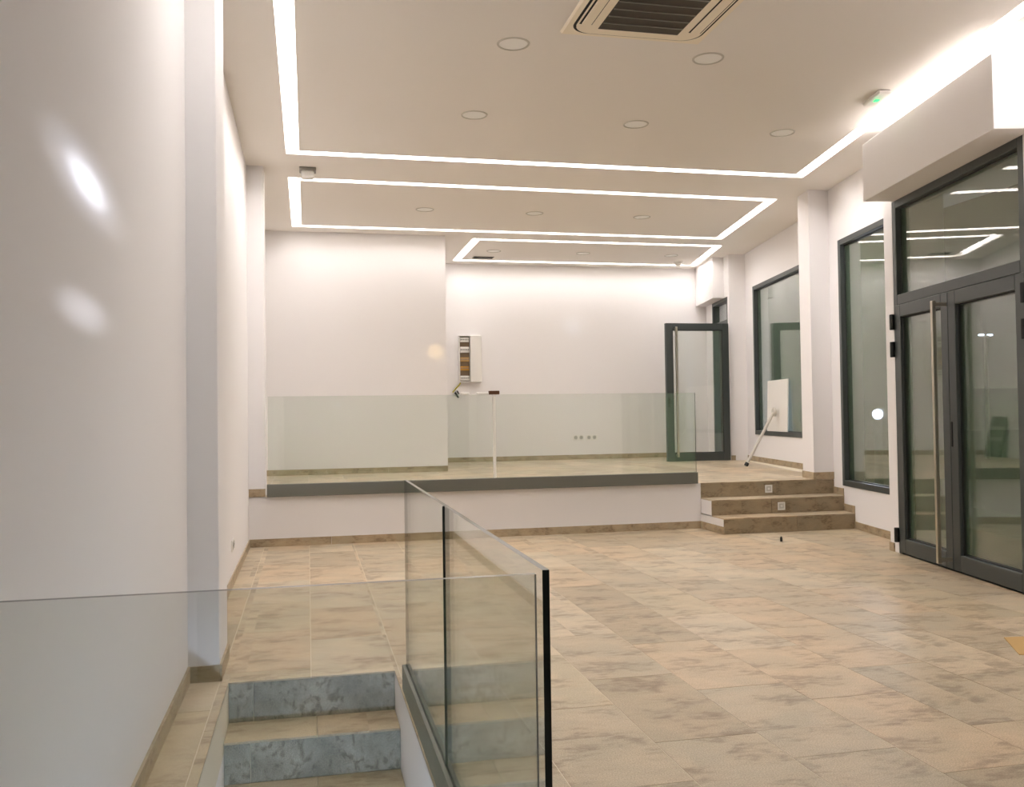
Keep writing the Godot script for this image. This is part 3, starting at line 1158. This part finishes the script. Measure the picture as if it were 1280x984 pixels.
# ------------------------------------------------------------------ the street outside
func added_street_lamp(label: String, at: Vector3, h: float, arm: float, two: bool) -> void:
	var o := thing("added_street_lamp", label, "street lamp", at, "street lamps outside")
	var st := new_st()
	tube(st, [Vector3.ZERO, Vector3(0, h, 0)], 0.05)
	obj("post", st, M.grey_plastic, o)
	for s in ([-1.0, 1.0] if two else [1.0]):
		st = new_st()
		tube(st, [Vector3(0, h - 0.05, 0), Vector3(arm * s, h + 0.03, 0)], 0.03)
		obj("arm", st, M.grey_plastic, o)
		st = new_st()
		box(st, Transform3D(), Vector3(arm * s - 0.07, h, -0.05), Vector3(arm * s + 0.07, h + 0.05, 0.05), 0.015)
		obj("lamp_head", st, M.lamp_cool, o)


# An added spot whose pool stands in for a street reflection in the window: beams of [energy, half angle in degrees].
func added_spot(label: String, at: Vector3, target: Vector3, c: Color, beams: Array) -> void:
	var o := thing("added_spot", label, "added_spot", at)
	var z := (target - at).normalized()
	var x := Vector3.UP.cross(z).normalized()
	var t := Transform3D(Basis(x, z, x.cross(z)), Vector3.ZERO)
	var st := new_st()
	lathe(st, t, [Vector2(0, -0.16), Vector2(0.03, -0.16), Vector2(0.05, -0.1), Vector2(0.055, 0.0), Vector2(0.05, 0.0), Vector2(0.045, -0.02)], 20)
	obj("housing", st, M.frame_grey, o)
	st = new_st()
	lathe(st, t, [Vector2(0.045, -0.02), Vector2(0.03, -0.012), Vector2(0, -0.01)], 20)
	obj("lamp_lens", st, M.lamp_cool, o)
	st = new_st()
	tube(st, [Vector3(0, -0.04, 0), Vector3(0, -at.y - 0.1, 0)], 0.03)
	obj("post", st, M.grey_plastic, o)
	for b in beams:
		var li := SpotLight3D.new()
		li.name = "beam"
		li.light_color = c
		li.light_energy = b[0]
		li.spot_angle = b[1]
		li.spot_angle_attenuation = 1.0
		li.spot_range = 60.0
		li.spot_attenuation = 2.0
		li.light_size = 0.02
		li.shadow_enabled = true
		li.transform = Transform3D(Basis(x, x.cross(z) * -1.0, -z), z * 0.01)
		o.add_child(li, true)


func o_low_lamp() -> void:  # low lamp added for a bright street reflection over the tall window
	var o := thing("added_low_lamp", "added low lamp standing in for a bright reflection over the tall window beside the steps", "added lamp", P(0.679 * 12.0, -0.1, 12.0))
	var st := new_st()
	tube(st, [Vector3.ZERO, Vector3(0, 1.25, 0)], 0.06, 16)
	obj("post", st, M.frame_grey, o)
	st = new_st()
	lathe(st, Transform3D(), [Vector2(0, 1.26), Vector2(0.04, 1.265), Vector2(0.068, 1.3), Vector2(0.075, 1.335), Vector2(0.068, 1.37), Vector2(0.04, 1.4), Vector2(0, 1.41)], 20)
	obj("lamp_head", st, M.lamp_cool, o)
	var li := OmniLight3D.new()
	li.name = "added_low_omni"
	li.position = Vector3(0, 1.34, 0)
	li.light_color = Color(0.86, 0.92, 1.0)
	li.light_energy = 1.5
	li.light_size = 0.08
	li.omni_range = 40.0
	li.omni_attenuation = 2.0
	li.shadow_enabled = true
	o.add_child(li)


func build_street() -> void:
	var st := new_st()
	var g := structure("pavement", "dark pavement of the street outside the shop front", "pavement")
	prism(st, PackedVector2Array([Vector2(4.6, -20), Vector2(60, -20), Vector2(60, 50), Vector2(14.8, 50)]), -0.4, -0.1)
	prism(st, PackedVector2Array([Vector2(-20, -1.25), Vector2(4.55, -1.25), Vector2(4.55, -30), Vector2(-20, -30)]), -0.4, -0.1)
	obj("asphalt", st, M.asphalt, g)
	# lamps added outside to stand in for street reflections over the shop-front glass
	added_street_lamp("double lamp added outside to stand in for a street lamp reflection over the right door leaf", P(0.8343 * 22, -0.1, 22), 1.31 + 0.0902 * 22 + 0.1, 0.14, true)
	o_low_lamp()
	added_spot("unseen added spot for the large lamp reflection over the near left wall", P(1.1, 2.1, -4.5), P(-0.59, 1.965, 2.733), Color(0.9, 0.93, 1.0), [[420.0, 0.5], [110.0, 1.0]])
	added_spot("unseen added spot for the lower lamp reflection over the near left wall", P(0.75, 1.6, -4.5), P(-0.59, 1.605, 2.69), Color(0.92, 0.94, 1.0), [[170.0, 0.18]])
	added_spot("unseen added spot for the warm lit window reflection by the projecting wall corner", P(1.95, 2.7, -4.0), P(1.79, 2.212, 13.03), Color(1.0, 0.84, 0.5), [[160.0, 0.5]])
	added_spot("unseen added spot for the lamp reflection over the back wall above the glass", P(2.4, 2.9, -4.0), P(4.516, 2.828, 15.42), Color(0.93, 0.97, 1.0), [[110.0, 0.7]])
	# cool floodlight over the street behind the camera: the blue light on the stairs and the near wall
	var o := thing("floodlight", "cool white floodlight over the street behind the camera", "floodlight", P(0.9, 2.7, -3.2))
	st = new_st()
	box(st, Transform3D(), Vector3(-0.4, -0.2, 0.0), Vector3(0.4, 0.2, 0.06), 0.01)
	obj("housing", st, M.frame_grey, o)
	st = new_st()
	box(st, Transform3D(), Vector3(-0.37, -0.17, -0.008), Vector3(0.37, 0.17, 0.0), 0.002)
	obj("lamp_face", st, M.lamp_cool, o)
	st = new_st()
	tube(st, [Vector3(0, -2.8, 0.1), Vector3(0, 0.2, 0.1)], 0.05)
	obj("post", st, M.grey_plastic, o)
	var li := AreaLight3D.new()
	li.name = "flood_lamp"
	li.light_color = Color(0.72, 0.84, 1.0)
	li.light_energy = FLOOD
	li.area_normalize_energy = true
	li.area_size = Vector2(0.7, 0.32)
	li.shadow_enabled = true
	li.position = Vector3(0, 0, -0.02)
	o.add_child(li)


const FLOOD := 1.2
